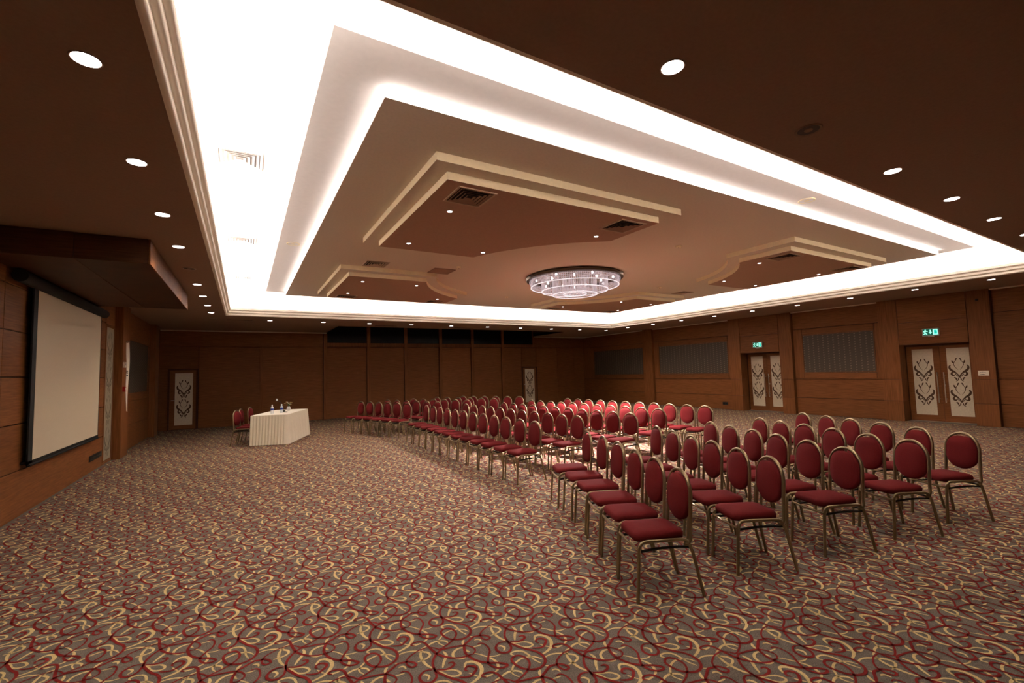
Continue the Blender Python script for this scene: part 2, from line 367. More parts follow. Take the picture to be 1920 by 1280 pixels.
# front wall behind the camera
wf = tag(MB().box(XL-.12,XR+.3,YF-.12,YF-.02,0,CZ).build('wall_front', GROOVE), 'wooden wall behind the camera', 'wall', kind='structure')
for i in range(6):
    x0 = XL+i*2.94
    for z0,z1 in ((0,.55),(.556,1.1),(1.106,2.1),(2.106,CZ)): panel(wf, x0+G/2,x0+2.94-G/2,YF-.03,YF,z0,z1)
# back wall
wb = tag(MB().box(XL-.1,XR+.1,YB+.02,YB+.12,0,2.8).box(XL-.1,BX0,YB+.02,YB+.12,2.8,CZ).box(BX1,XR+.1,YB+.02,YB+.12,2.8,CZ).build('wall_back', GROOVE), 'dark wooden back wall with tall panels below control-room windows', 'wall', kind='structure')
PIL = [2.66,4.27,5.78,7.32,8.84,10.40]
def bpanel(x0,x1,z0,z1): panel(wb, x0+G/2,x1-G/2,YB,YB+.03,z0,z1)
bpanel(-1.30,.56,0,2.72); bpanel(.56,2.58,0,2.72); bpanel(-2.36,-1.30,1.99,2.72); bpanel(-2.36,-2.12,0,1.99); bpanel(-2.36,2.58,2.726,CZ)
for a, b in zip(PIL[:-1], PIL[1:]): bpanel(a+.07,b-.07,0,2.72)
bpanel(10.47,11.45,0,2.72); bpanel(11.45,12.30,1.80,2.72); bpanel(12.30,13.55,0,2.72); bpanel(13.55,14.60,0,2.72); bpanel(14.60,XR,0,2.72)
bpanel(12.16,XR,2.726,CZ)
panel(wb, .50,.60,YB-.03,YB-.001,0,2.72, WOODV, 'pilaster')
for x in PIL: panel(wb, x-.065,x+.065,YB-.07,YB-.001,0,CZ-.04 if x < 2.7 else 3.9, WOODV, 'pilaster')
panel(wb, 12.08,12.16,YB-.07,YB-.001,2.88,3.9, WOODV, 'pilaster')
panel(wb, 2.66,12.12,YB-.05,YB+.02,2.735,2.885, WOODV, 'lintel')
BLK = mat('dark_window_glass', (.004,.004,.004), .35, noise=.1, spec=.15)
xs = PIL+[12.12]
for i in range(6):
    w = tag(MB().box(xs[i]+.065,xs[i+1]-.065,YB+.01,YB+.03,2.885,3.95).build(f'window_{i+1}', BLK),
        f'black control-room window above the back wall, {ORD[i]} from left', 'window', 'control-room windows', 'structure')
MB().box(BX0-.05,BX1+.05,YB+.06,YB+.1,2.8,3.95).build('backing', BLACK, wb)
# right wall: bays with fabric panels between protruding door slabs
wr = tag(MB().box(XR+.02,XR+.10,YF,3.3,0,CZ).box(XR+.02,XR+.1,5.6,7.86,0,CZ).box(XR+.02,XR+.1,10.1,YB+.1,0,CZ).build('wall_right', GROOVE),
         'right wall of warm wood panels with dark fabric insets', 'wall', kind='structure')
def rp(y0,y1,z0,z1,x=XR,m=WOOD,name='panel'): return panel(wr, x,x+.03,y0+G/2,y1-G/2,z0+G/2,z1-G/2,m,name)
def bay(y0,y1,f0=None,f1=None):
    rp(y0,y1,0,.53); rp(y0,y1,.53,1.11); rp(y0,y1,2.70,CZ)
    MB().bevbox(XR-.02,XR+.02,y0,y1,1.112,1.135,.003).build('ledge', WOOD, wr)
    if f0 is None: rp(y0,y1,1.14,2.70); return
    rp(y0,f0,1.14,2.70,m=WOODV,name='stile'); rp(f1,y1,1.14,2.70,m=WOODV,name='stile')
    rp(f0,f1,1.14,1.315,name='rail'); rp(f0,f1,2.50,2.70,name='rail')
    MB().box(XR+.012,XR+.03,f0-.01,f1+.01,1.30,2.51).build('acoustic_panel', FABRIC, wr)
    fr = MB()
    for a,b,c,d in ((f0,f1,1.318,1.334),(f0,f1,2.482,2.498),(f0+.003,f0+.018,1.334,2.482),(f1-.018,f1-.003,1.334,2.482)): fr.box(XR-.006,XR+.02,a,b,c,d)
    fr.build('bead_frame', WOODV, wr)
bay(14.24,YB-.0,14.32,17.62); bay(10.12,13.70,10.22,13.44); bay(5.58,7.90,5.71,7.63)
bay(YF,3.34)
XS = XR-.10                                         # face of pilaster and door slabs
panel(wr, XS,XR+.03,13.71,14.23,0,CZ,WOODV,'pilaster')
def slab(y0,y1,d0,d1,top):
    for a,b in ((y0,d0),(d1,y1)):
        for z0,z1 in ((0,.53),(.535,1.11),(1.115,CZ)): panel(wr, XS,XR+.40,a+(G/2 if a!=y0 else 0),b-(G/2 if b!=y1 else 0),z0,z1,WOODV,'door_stile')
    panel(wr, XS,XR+.40,d0+G/2,d1-G/2,top,2.62,WOOD,'lintel'); panel(wr, XS,XR+.40,d0+G/2,d1-G/2,2.626,CZ,WOOD,'lintel')
slab(3.35,5.56,3.76,5.13,2.03); slab(7.91,10.10,8.31,9.67,2.03)
MB().box(XR+.45,XR+.55,3.3,5.6,0,CZ).box(XR+.45,XR+.55,7.9,10.12,0,CZ).build('recess_back', GROOVE, wr)

# ------------------------------------------------------------------ doors
MOTIF = [  # one half of the damask motif (u 0..1 from the middle, v 0..1 up), width
 (.055,[(.10,.49),(.36,.60),(.50,.71),(.46,.80),(.32,.87),(.22,.95)]), (.11,[(.14,.99),(.24,.94),(.30,.87)]), (.12,[(.47,.77),(.60,.81),(.68,.90)]), (.07,[(.74,.84),(.62,.86),(.56,.80)]),
 (.19,[(.86,.70),(.99,.62),(.92,.52),(.70,.45),(.45,.39),(.22,.31)]), (.10,[(.50,.41),(.26,.33),(.08,.24),(.02,.16)]),
 (.17,[(.60,.42),(.76,.37),(.80,.30),(.64,.25),(.46,.28)]), (.07,[(.50,.27),(.40,.29),(.42,.33)]), (.08,[(.02,.20),(.12,.13),(.16,.07),(.30,.02),(.42,.01)]),
 (.12,[(.58,.17),(.46,.15),(.36,.10),(.34,.05)]), (.08,[(.0,.205),(.12,.21),(.26,.24),(.34,.29)])]
def motif_mesh(name, w, h, gap, n=2):
    mb = MB()
    for k in range(n):
        for s in (-1,1):
            for wd, pts in MOTIF:
                A, B = ribbon([(s*u*w/2, v*h) for u,v in pts], wd*w*.72, 5, .3); m = len(A); off = k*gap
                mb.add([(0,a[0],a[1]+off) for a in A]+[(0,b[0],b[1]+off) for b in B], [(i,i+1,m+i+1,m+i) for i in range(m-1)])
    return mb.mesh(name, ORN)
ORN_ME = motif_mesh('ornament', .36, .60, .63)
def leaf(parent, w, h, hinge, gl, handle=True):
    """door leaf in the plane x=0 facing -x, spanning y 0..w; gl = glass rect y0,y1,z0,z1"""
    y0,y1,z0,z1 = gl
    mb = MB().bevbox(0,.045,0,y0,.012,h).bevbox(0,.045,y1,w,.012,h).bevbox(0,.045,y0,y1,.012,z0).bevbox(0,.045,y0,y1,z1,h)
    o = mb.build('leaf', WOOD, parent); o.location = (0,hinge,0)
    MB().bevbox(.006,.03,y0-.005,y1+.005,z0-.005,z1+.005,.002).build('glass', GLASSW, o)
    n = link('ornament', ORN_ME, o); n.location = (.004,(y0+y1)/2,z0+(z1-z0)*.145)
    return o
def pull(parent, y):
    mb = MB().tube([(-.07,y,.50),(-.07,y,1.29)],.012,10).tube([(-.07,y,.60),(0,y,.60)],.010,8).tube([(-.07,y,1.19),(0,y,1.19)],.010,8)
    return mb.build('pull_handle', CHROME, parent, smooth=True)
def double_door(name, x, y0, y1, label):
    d = thing(name, label, 'door', (x,0,0), kind='structure'); w = (y1-y0)/2
    fr = MB().box(-.05,.06,y0-.05,y0,0,2.03).box(-.05,.06,y1,y1+.05,0,2.03).box(-.05,.06,y0-.05,y1+.05,1.985,2.03); fr.build('door_frame', WOODD, d)
    a = leaf(d, w-.003, 1.98, y0, (.12,w-.13,.17,1.905)); pull(a, w-.07)
    b = leaf(d, w-.003, 1.98, y0+w+.003, (.13,w-.12,.17,1.905)); pull(b, .06)
    MB().bevbox(-.008,.0,w-.075,w-.045,.92,.97,.002).build('lock_plate', CHROME, a)
    MB().box(-.08,.06,y0,y1,0,.011).build('threshold', CHROME, d)
    return d
double_door('door_1', XR+.32, 3.76, 5.13, 'double door with damask glass nearest the right edge')
double_door('door_2', XR+.32, 8.31, 9.67, 'double door with damask glass farther along the right wall')
def back_door(name, label, x0, x1, gl, h):
    d = thing(name, label, 'door', (0,YB-.012,0), -PI/2, kind='structure')   # local y -> world x, local -x -> towards the room (-Y)... 
    d.rotation_euler = (0,0,PI/2); w = x1-x0
    # with +90deg: local x -> +Y, local y -> -X
    MB().box(-.03,.02,-x1-.05,-x1,0,h+.05).box(-.03,.02,-x0,-x0+.05,0,h+.05).box(-.03,.02,-x1-.05,-x0+.05,h,h+.05).build('door_frame', WOODD, d)
    a = leaf(d, w, h, -x1, (x1-gl[1],x1-gl[0],gl[2],gl[3]))
    MB().tube([(-.01,w-.05,.96),(-.055,w-.05,.96),(-.06,w-.15,.96)],.011,8).build('lever_handle', CHROME, a, smooth=True)
    return d
back_door('door_3', 'single door with damask glass in the left back corner', -2.07,-1.36,(-1.93,-1.45,.15,1.85),1.94)
back_door('door_4', 'narrow patterned glass door behind chairs in the back wall', 11.50,12.26,(11.62,12.15,.12,1.70),1.76)
# tall narrow glass panel left of the column
wp = thing('window_7','tall narrow patterned glass strip between screen and column','glass panel',(XL-.012,0,0),kind='structure')
MB().bevbox(-.01,.008,11.87,12.43,.07,2.73,.002).build('glass', mat('dim_patterned_glass',(.34,.30,.22),.5,noise=.15,nscale=12), wp)
MB().box(-.015,.014,11.80,11.865,.05,2.77).box(-.015,.014,12.435,12.485,.05,2.77).box(-.015,.014,11.86,12.44,2.735,2.77).box(-.015,.014,11.86,12.44,.05,.066).build('glass_frame', WOODV, wp)
om = motif_mesh('ornament',.40,.60,.64,4); om.materials[0] = mat('faint_grey_print',(.15,.13,.09),.6,noise=.2); o = link('ornament',om,wp); o.location=(.010,12.15,.12)

# ------------------------------------------------------------------ bulkhead above the screen
bk = thing('trim_1','dark wooden bulkhead box hanging above the projection screen','bulkhead',(0,0,0),kind='structure')
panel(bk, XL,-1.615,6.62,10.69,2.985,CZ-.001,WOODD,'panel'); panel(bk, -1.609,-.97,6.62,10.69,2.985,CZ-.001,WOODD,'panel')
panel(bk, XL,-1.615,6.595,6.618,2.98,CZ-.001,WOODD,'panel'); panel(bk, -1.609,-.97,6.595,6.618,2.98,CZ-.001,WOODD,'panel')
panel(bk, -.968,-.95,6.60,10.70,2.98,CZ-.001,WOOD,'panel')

# ------------------------------------------------------------------ projection screen
ps = thing('projection_screen','large white projection screen with black border on left wall','screen',(XL,9.5,.6))
def lb(mb,x0,x1,y0,y1,z0,z1): return mb.box(x0,x1,y0-9.5,y1-9.5,z0-.6,z1-.6)
lb(MB(),.075,.08,8.06,11.02,.67,2.86).build('screen_surface', SCREEN, ps)
b = MB(); lb(b,.06,.078,7.93,8.07,.62,2.90); lb(b,.06,.078,11.02,11.07,.62,2.90); lb(b,.06,.078,7.93,11.07,2.86,2.92); lb(b,.06,.078,7.93,11.07,.62,.67); lb(b,.06,.072,7.94,11.06,.63,2.9); b.build('border', BLACK, ps)
MB().tube([(.075,7.95-9.5,.015),(.075,11.05-9.5,.015)],.018,10).build('bottom_bar', BLACK, ps, smooth=True)
MB().tube([(.10,7.40-9.5,2.295),(.10,11.15-9.5,2.295)],.075,12).build('screen_case', BLACK, ps, smooth=True)
for a in ((.002,.06,8.2-9.5,8.3-9.5,2.24,2.36),(.002,.06,10.6-9.5,10.7-9.5,2.24,2.36),(.002,.06,7.95-9.5,11.04-9.5,.03,.06)): MB().bevbox(*a).build('bracket', BLACK, ps)

# ------------------------------------------------------------------ things on the walls
fg = thing('wall_grille','small dark vent grille low on left wall below screen','vent',(XL,11.3,.25))
MB().box(0,.008,-.40,.40,-.05,.05).build('plate', BLACKM, fg)
for k in range(4): MB().box(.008,.016,-.38,.38,-.042+k*.024,-.032+k*.024).build('slat', BLACKM, fg)
# pennant on the column
pts = catmull([(12.78,2.47),(12.80,2.2),(12.86,1.95),(12.84,1.6),(12.88,1.3),(12.98,.97)],6); pr = catmull([(12.97,2.49),(13.00,2.2),(12.99,1.9),(12.97,1.6),(12.99,1.3),(13.02,.95)],6)
v=[];f=[];n=len(pts)
for i in range(n):
    t=i/(n-1); w=.012+.008*math.sin(5*t)
    v+=[(-2.219+w*.2,pts[i][0],pts[i][1]),(-2.219+w,(pts[i][0]+pr[i][0])/2,pts[i][1]),(-2.215+w*1.4,pr[i][0],pr[i][1])]
for i in range(n-1):
    for k in (0,1): f.append((3*i+k,3*i+k+1,3*i+k+4,3*i+k+3))
PEN = mat('white_banner_cloth',(.85,.78,.66),.8,noise=.04)
bn = thing('pennant_banner','long white pennant banner hanging on the left column','banner',(0,0,0))
MB().add(v,f).build('cloth',PEN,bn); MB().tube([(-2.206,12.74,2.485),(-2.200,13.0,2.497)],.010,8).build('rod',CHROME,bn,smooth=True)
mk=MB()
for z in (1.80,1.84,1.745): mk.box(-2.212,-2.198,12.86,12.93,z,z+.022)
mk.build('print_mark',BLACKM,bn)
t = thing('thermostat_box','small white control box on the left column','control box',(-2.22,12.60,1.98))
MB().bevbox(0,.035,-.05,.05,-.06,.06,.006).build('case',PEN,t); MB().box(.035,.04,-.03,.03,-.01,.03).build('display',mat('grey_lcd',(.3,.3,.26),.3,noise=.05),t)
t = thing('fire_alarm_button','small red fire alarm call point on the left column','fire alarm',(-2.22,12.60,1.46))
RP = mat('red_plastic',(.30,.012,.012),.4,noise=.05)
MB().bevbox(0,.045,-.055,.055,-.055,.055,.006).build('case',RP,t); MB().box(.045,.05,-.03,.03,-.03,.03).build('push_plate',mat('white_plate',(.6,.55,.5),.5,noise=.03),t)
# exit signs
EG = mat('exit_green',(.0,.06,.045),.4,emit=(.0,.20,.13),estr=.35,noise=.02); EW = mat('exit_pictogram',(.5,.9,.8),.4,emit=(.30,1.0,.80),estr=1.1,noise=.02); ED = mat('exit_teal',(.0,.4,.33),.4,emit=(.0,.62,.50),estr=.8,noise=.02)
FR = mat('grey_plastic_frame',(.45,.42,.36),.5,noise=.05)
def exit_sign(y, z, label):
    s = thing('exit_sign',label,'exit sign',(XS,y,z),group='exit signs')
    MB().bevbox(-.06,0,-.165,.165,-.10,.095,.004).build('housing',FR,s)
    MB().box(-.064,-.06,-.15,.15,-.08,.08).build('green_face',EG,s)
    X=-.068
    def flat(polys,m,name):
        mb=MB()
        for p in polys: mb.add([(X,a,b) for a,b in p]+[(X+.003,a,b) for a,b in p],[tuple(range(len(p)))]+[(i,(i+1)%len(p),len(p)+(i+1)%len(p),len(p)+i) for i in range(len(p))])
        return mb.build(name,m,s)
    # seen from the room +y lies on the left
    flat([[(.055+.062,.055),(.055+.04,.068),(.055+.022,.055),(.055+.04,.04)],[(.14,.02),(.10,.045),(.055,.03),(.05,.012),(.085,.015),(.10,-.01),(.07,-.03),(.06,-.068),(.075,-.068),(.09,-.04),(.115,-.055),(.145,-.055),(.145,-.04),(.12,-.035),(.115,.0),(.14,.005)]],EW,'running_figure')
    flat([[(.012,.06),(-.012,.06),(-.012,0),(-.034,0),(0,-.05),(.034,0),(.012,0)]],EW,'arrow')
    flat([[(-.05,.068),(-.145,.068),(-.145,-.068),(-.05,-.068)]],EW,'door_outline')
    X=-.071
    flat([[(-.075,.05),(-.132,.05),(-.132,-.05),(-.075,-.05)]],ED,'door_opening')
    MB().box(-.045,-.01,-.06,.06,-.125,-.10).build('mount',FR,s)
    return s
exit_sign(4.445,2.325,'lit green exit sign above the nearer double door'); exit_sign(9.0,2.29,'lit green exit sign above the farther double door')
t = thing('wall_control_plate','small cream control plate with dark marks beside nearer double door','wall plate',(XS,3.56,1.265))
MB().bevbox(-.014,0,-.092,.092,-.06,.06,.003).build('plate',PEN,t)
for a,bz in ((.045,.02),(.01,.025),(-.03,.02),(.04,-.035),(.01,-.03),(-.02,-.035)): MB().box(-.018,-.014,a-.012,a+.012,bz-.008,bz+.008).build('switch',FR if bz>0 else BLACKM,t)
t = thing('socket_plate','small dark socket box low on right wall left of farther door','socket',(XR,10.43,.22))
MB().bevbox(-.02,0,-.10,.10,-.05,.05,.004).build('plate',BLACKM,t); MB().box(-.024,-.02,-.07,-.02,-.025,.025).build('outlet',BLACK,t); MB().box(-.024,-.02,.02,.07,-.025,.025).build('outlet',BLACK,t)
t = thing('wall_sensor','tiny dark sensor high on wood beside the nearer double door','sensor',(XS,3.56,3.03))
MB().lathe([(.03,0),(.03,.008),(.02,.02)],16).build('body',BLACKM,t); t.rotation_euler=(0,-PI/2,0)

# ------------------------------------------------------------------ chairs
def arc_path(pts, rad, seg=5):      # polyline with rounded corners
    P=[Vector(p) for p in pts]; out=[P[0]]
    for i in range(1,len(P)-1):
        a=(P[i-1]-P[i]); b=(P[i+1]-P[i]); r=min(rad,a.length*.49,b.length*.49); p0=P[i]+a.normalized()*r; p2=P[i]+b.normalized()*r
        for k in range(seg+1):
            t=k/seg; out.append(p0*(1-t)**2+P[i]*2*t*(1-t)+p2*t*t)
    out.append(P[-1]); return out
def make_chair():
    c = thing('banquet_chair','red oval-back banquet chair','chair')
    for s in (1,-1):
        top=arc_path([(.205,s*.176,.30),(.192,s*.174,.403),(-.165,s*.170,.398),(-.20,s*.172,.30)],.065,5)
        k=len(top)//2
        MB().tube(top,.0125,8).build('side_rail',GOLD,c,smooth=True)
        MB().tube([(.205,s*.176,.30),(.228,s*.182,.0)],.0125,8).build('leg',GOLD,c,smooth=True)
        MB().tube([(-.20,s*.172,.30),(-.262,s*.186,.0)],.0125,8).build('leg',GOLD,c,smooth=True)
        MB().tube([(.195,s*.166,.335),(.05,s*.160,.345),(-.10,s*.158,.345),(-.19,s*.162,.338)],.010,6).build('side_brace',BLACKM,c,smooth=True)
    H=[]
    zc=.860-.0135-.165; lean=lambda z: -.188-.032*(z-.40)/.46
    for s in (1,-1):
        side=[(-.14,s*.172,.362),(-.168,s*.172,.364),(-.188,s*.170,.392),(lean(.45),s*.168,.45),(lean(.55),s*.166,.55),(lean(zc),s*.165,zc)]
        H.append(side)
    arch=[(lean(zc+.165*math.sin(t)),.165*math.cos(t),zc+.165*math.sin(t)) for t in [PI*k/14 for k in range(1,14)]]
    MB().tube(H[0]+arch+H[1][::-1],.0135,8).build('back_hoop',GOLD,c,smooth=True)
    MB().tube([(.205,.174,.352),(.21,0,.348),(.205,-.174,.352)],.010,6).build('cross_bar',GOLD,c,smooth=True)
    MB().tube([(-.19,.17,.352),(-.19,-.17,.352)],.010,6).build('cross_bar',BLACKM,c,smooth=True)
    # back pad
    ri=.151; ol=[]
    zt=.818; yt=math.sqrt(max(ri*ri-(zt-.012-zc)**2,0))
    a0=math.asin((zt-.012-zc)/ri)
    for k in range(5): ol.append((yt*(1-k/2.0)*.9 if 0<k<4 else (yt if k==0 else -yt), zt-.012+.012*math.sin(PI*k/4)))
    left=[(-ri*math.cos(a),zc+ri*math.sin(a)) for a in [a0*(1-k/5) for k in range(1,6)]]
    ol+=left+[(-ri,.62)]
    for k in range(1,12): t=PI*k/12; ol.append((-ri*math.cos(t),.615-.132*math.sin(t)))
    ol+=[(ri,.62)]+[(-y,z) for y,z in left[::-1]]
    cy,cz=0,.655
    def lp(sc,off): return [(lean(cz+(z-cz)*sc)+off,(y)*sc,cz+(z-cz)*sc) for y,z in ol]
    MB().rings([lp(.55,-.026),lp(.90,-.020),lp(.99,-.008),lp(1,.004),lp(.985,.016),lp(.90,.027),lp(.55,.036),lp(.2,.038)]).build('back_pad',RED,c,smooth='all')
    # seat pad
    sp=[]
    cor=[(.218,.164),(.218,-.164),(-.17,-.150),(-.17,.150)]
    for i,(x,y) in enumerate(cor):
        px,py=cor[i-1]; nx,ny=cor[(i+1)%4]; A=Vector((px-x,py-y)).normalized()*.06; B=Vector((nx-x,ny-y)).normalized()*.06
        for k in range(5):
            t=k/4; sp.append((x+A.x*(1-t)**2+B.x*t*t,y+A.y*(1-t)**2+B.y*t*t))
    def sl(sc,z): return [(.02+(x-.02)*sc,y*sc,z+(.004 if sc<.93 else 0)) for x,y in sp]
    MB().rings([sl(.9,.392),sl(.97,.398),sl(.985,.414),sl(.98,.430),sl(.955,.440),sl(.90,.4455),sl(.6,.453),sl(.2,.455)]).build('seat_pad',RED,c,smooth='all')
    return c
ROWS = {
    'A': (157.7, [(3.66, 4.38), (3.53, 3.96), (3.38, 3.56), (3.18, 3.12), (3.02, 2.74), (2.84, 2.35)]),
    'B': (156.1, [(4.65, 4.17), (4.47, 3.76), (4.28, 3.35), (4.14, 2.99), (3.94, 2.58), (3.78, 2.2)]),
    'C': (156.7, [(5.53, 4.00), (5.36, 3.60), (5.20, 3.20), (5.04, 2.83), (4.85, 2.42), (4.68, 2.03)]),
    'D': (156.8, [(6.41, 3.83), (6.25, 3.45), (6.11, 3.08), (5.94, 2.68), (5.72, 2.25), (5.57, 1.85)]),
    'E': (153.8, [(7.49, 3.79), (7.28, 3.36), (7.11, 2.99), (6.9, 2.57), (6.67, 2.14), (6.47, 1.72)]),
    'M1': (180.0, [(3.81, 10.51), (3.82, 10.05), (3.82, 9.65), (3.82, 9.22), (3.81, 8.78), (3.82, 8.38), (3.81, 7.93), (3.82, 7.52), (3.81, 7.07), (3.81, 6.66), (3.81, 6.21), (3.81, 5.78)]),
    'M2': (180.6, [(4.7, 10.17), (4.7, 9.72), (4.71, 9.31), (4.71, 8.9), (4.71, 8.47), (4.72, 8.05), (4.71, 7.6), (4.73, 7.19), (4.73, 6.75), (4.73, 6.33), (4.75, 5.93)]),
    'M3': (181.5, [(5.56, 9.81), (5.58, 9.39), (5.6, 8.99), (5.6, 8.57), (5.62, 8.17), (5.62, 7.74), (5.63, 7.31), (5.64, 6.89), (5.66, 6.49), (5.66, 6.06), (5.68, 5.66)]),
    'M4': (182.0, [(6.5, 10.0), (6.51, 9.59), (6.54, 9.18), (6.55, 8.77), (6.57, 8.36), (6.58, 7.95), (6.59, 7.54), (6.6, 7.13), (6.62, 6.72), (6.64, 6.31), (6.65, 5.90)]),
    'M5': (182.8, [(7.49, 9.74), (7.52, 9.34), (7.53, 8.93), (7.56, 8.52), (7.57, 8.11), (7.6, 7.71), (7.63, 7.31), (7.65, 6.9), (7.65, 6.49), (7.68, 6.08), (7.68, 5.67)]),
    'F1': (200.6, [(2.98, 13.73), (3.14, 13.33), (3.29, 12.94), (3.43, 12.55), (3.58, 12.15), (3.73, 11.75)]),
    'F2': (199.2, [(3.78, 13.82), (3.93, 13.37), (4.08, 12.94), (4.23, 12.49), (4.38, 12.07), (4.53, 11.64)]),
    'F3': (202.8, [(4.54, 13.68), (4.71, 13.28), (4.88, 12.86), (5.06, 12.45), (5.23, 12.04), (5.4, 11.63)]),
    'F4': (201.8, [(5.34, 13.76), (5.52, 13.33), (5.69, 12.88), (5.87, 12.43), (6.04, 12.0), (6.22, 11.56)]),
    'F5': (204.5, [(6.16, 13.57), (6.36, 13.20), (6.57, 12.84), (6.77, 12.46), (6.98, 12.09), (7.18, 11.72)]),
}
chair0 = make_chair(); used = [False]
def put_chair(px, py, ang, label, group):
    a = math.radians(ang)
    c = chair0 if not used[0] else copy_tree(chair0); used[0] = True
    c.location = (px+.22*math.cos(a), py+.22*math.sin(a), 0); c.rotation_euler = (0,0,a); tag(c, label, 'chair', group); return c
ROWN = ['front','second','third','fourth','back']
for key, (ang, pts) in ROWS.items():
    if key in 'ABCDE': blk, r = 'near right block', 'ABCDE'.index(key)
    else: blk, r = ('middle block' if key[0] == 'M' else 'far left block'), int(key[1])-1
    for i, (x, y) in enumerate(pts):
        put_chair(x, y, ang+random.uniform(-1.5,1.5), f'red oval-back banquet chair in {blk}, {ROWN[r]} row, {ORD[i]} seat from left', f'chairs of the {blk}')
for i, (x, y) in enumerate(((-.15,13.02),(-.06,13.46),(.15,13.98))):
    put_chair(x, y, -21+(-4,5,0)[i], f'red oval-back chair behind the skirted table, {("nearest the camera","middle one of three","farthest from the camera")[i]}', 'chairs behind the speakers table')

# ------------------------------------------------------------------ speakers' table
TA = math.radians(68.8)                                # long side direction
P0 = Vector((.13,12.63)); U = Vector((math.cos(TA),math.sin(TA))); Vv = Vector((U.y,-U.x))   # U along, Vv towards the audience
LW, LT, TH = 1.82, .84, .72
tb = thing('skirted_table','long table with pleated cream skirt and white top near left wall','table',(P0.x,P0.y,0),TA-PI/2)
# local frame: y along the long side, x towards the audience
tp=MB(); tp.bevbox(.02,LT-.02,.02,LW-.02,TH-.025,TH,.008); tp.build('table_top',CLOTHW,tb)
path=[(.02,.02)]
n=26
side=[]
def pleat(p0,p1,n,nrm,amp):
    for i in range(n+1):
        t=i/n; ph=i*PI/2
        yield (p0[0]+(p1[0]-p0[0])*t, p0[1]+(p1[1]-p0[1])*t, nrm, amp*(math.sin(ph)+.3*math.sin(2.3*ph+.5)))
seq=list(pleat((.02,.01),(LT-.06,.01),44,(0,-1),.013))
for k in range(1,8):
    t=PI/2*k/8; seq.append((LT-.06+.07*math.sin(t)-.01,.01+.06*(1-math.cos(t)),(math.sin(t),-math.cos(t)),.002))
seq+=list(pleat((LT,.08),(LT,LW-.02),96,(1,0),.012))
seq+=list(pleat((LT-.02,LW),(.02,LW),40,(0,1),.012))
v=[];f=[];lv=[(TH-.004,0,.15),(TH-.05,.006,.5),(TH*.5,.03,.9),(.012,.062,1.25)]
for (x,y,nr,a) in seq:
    for z,fl_,am in lv: v.append((x+nr[0]*(fl_+a*am),y+nr[1]*(fl_+a*am),z))
m=len(lv)
for i in range(len(seq)-1):
    for k in range(m-1): f.append((i*m+k,i*m+k+1,(i+1)*m+k+1,(i+1)*m+k))
sk=MB().add(v,f).build('table_skirt',CLOTH,tb,smooth=True)
for x in (.08,LT-.08):
    for y in (.12,LW-.12): MB().tube([(x,y,0),(x,y,TH-.026)],.016,8).build('leg',BLACKM,tb,smooth=True)
# things on the table
WATER = mat('clear_plastic_bottle',(.80,.84,.88),.1,noise=.03); BLUE = mat('blue_label',(.03,.06,.30),.5,noise=.05); CAPW = mat('white_cap',(.85,.85,.85),.5,noise=.02)
def bottle(x,y,lab):
    b = thing('water_bottle',lab,'bottle',(x,y,TH+.001),group='water bottles on the table')
    MB().lathe([(.030,0),(.033,.008),(.033,.07),(.031,.075),(.033,.08),(.033,.135),(.028,.16),(.014,.185),(.013,.20)],16).build('body',WATER,b,smooth=True)
    MB().lathe([(.0335,.085),(.0335,.13)],16).build('label_band',BLUE,b,smooth=True)
    MB().lathe([(.0155,.196),(.0155,.218),(.013,.222)],12).build('cap',CAPW,b,smooth=True)
bottle(.62,12.86,'clear water bottle with blue label, left one on table'); bottle(.84,12.98,'clear water bottle with blue label, right one on table')
vs = thing('flower_vase','small white vase of yellow flowers on the skirted table','vase',(1.05,13.62,TH+.001))
MB().lathe([(.03,0),(.045,.02),(.05,.06),(.035,.10),(.03,.115)],16).build('vase',CAPW,vs,smooth=True)
LEAFM=mat('green_leaf',(.05,.09,.03),.6,noise=.2); PET=mat('yellow_petal',(.75,.50,.18),.7,noise=.1); PET2=mat('white_petal',(.80,.72,.55),.7,noise=.1)
for k in range(9):
    a=2*PI*k/9+.3; r=.03+.075*((k*37)%10)/10; z=.17+.07*((k*53)%7)/7
    st=MB().tube([(0,0,.10),(r*.5*math.cos(a),r*.5*math.sin(a),z-.03),(r*math.cos(a),r*math.sin(a),z)],.003,5).build('stem',LEAFM,vs)
    mb=MB()
    for q in range(7):
        t=2*PI*q/7; c0=Vector((r*math.cos(a),r*math.sin(a),z)); d=Vector((math.cos(t),math.sin(t),.25)); s2=Vector((-math.sin(t),math.cos(t),0))
        mb.add([c0,c0+d*.016+s2*.009,c0+d*.032+Vector((0,0,.004)),c0+d*.016-s2*.009],[(0,1,2,3)])
    mb.lathe([(.002,0),(.009,.004),(.007,.011)],8,(r*math.cos(a),r*math.sin(a),z))
    mb.build('blossom',PET if k%3 else PET2,st)
mc = thing('gooseneck_microphone','black gooseneck microphone with pale foam tip on the table','microphone',(.90,13.35,TH+.001))
MB().bevbox(-.05,.05,-.07,.07,0,.035,.008).build('base',BLACKM,mc)
MB().tube([tuple(p) for p in catmull([(0,0,.035),(0,.01,.12),(-.04,.02,.22),(-.13,.0,.30)],6)],.006,8).build('gooseneck',BLACKM,mc,smooth=True)
MB().lathe([(.006,-.03),(.018,-.02),(.024,0),(.018,.02),(.006,.03)],12,(-.15,0,.315)).build('foam_tip',CAPW,mc,smooth=True)
t = thing('remote_control','small black remote lying on the white table top','remote',(.92,13.08,TH+.001),.6)
MB().bevbox(-.025,.025,-.07,.07,0,.02,.005).build('case',BLACKM,t); MB().box(-.015,.015,-.05,.05,.02,.022).build('keypad',FR,t)

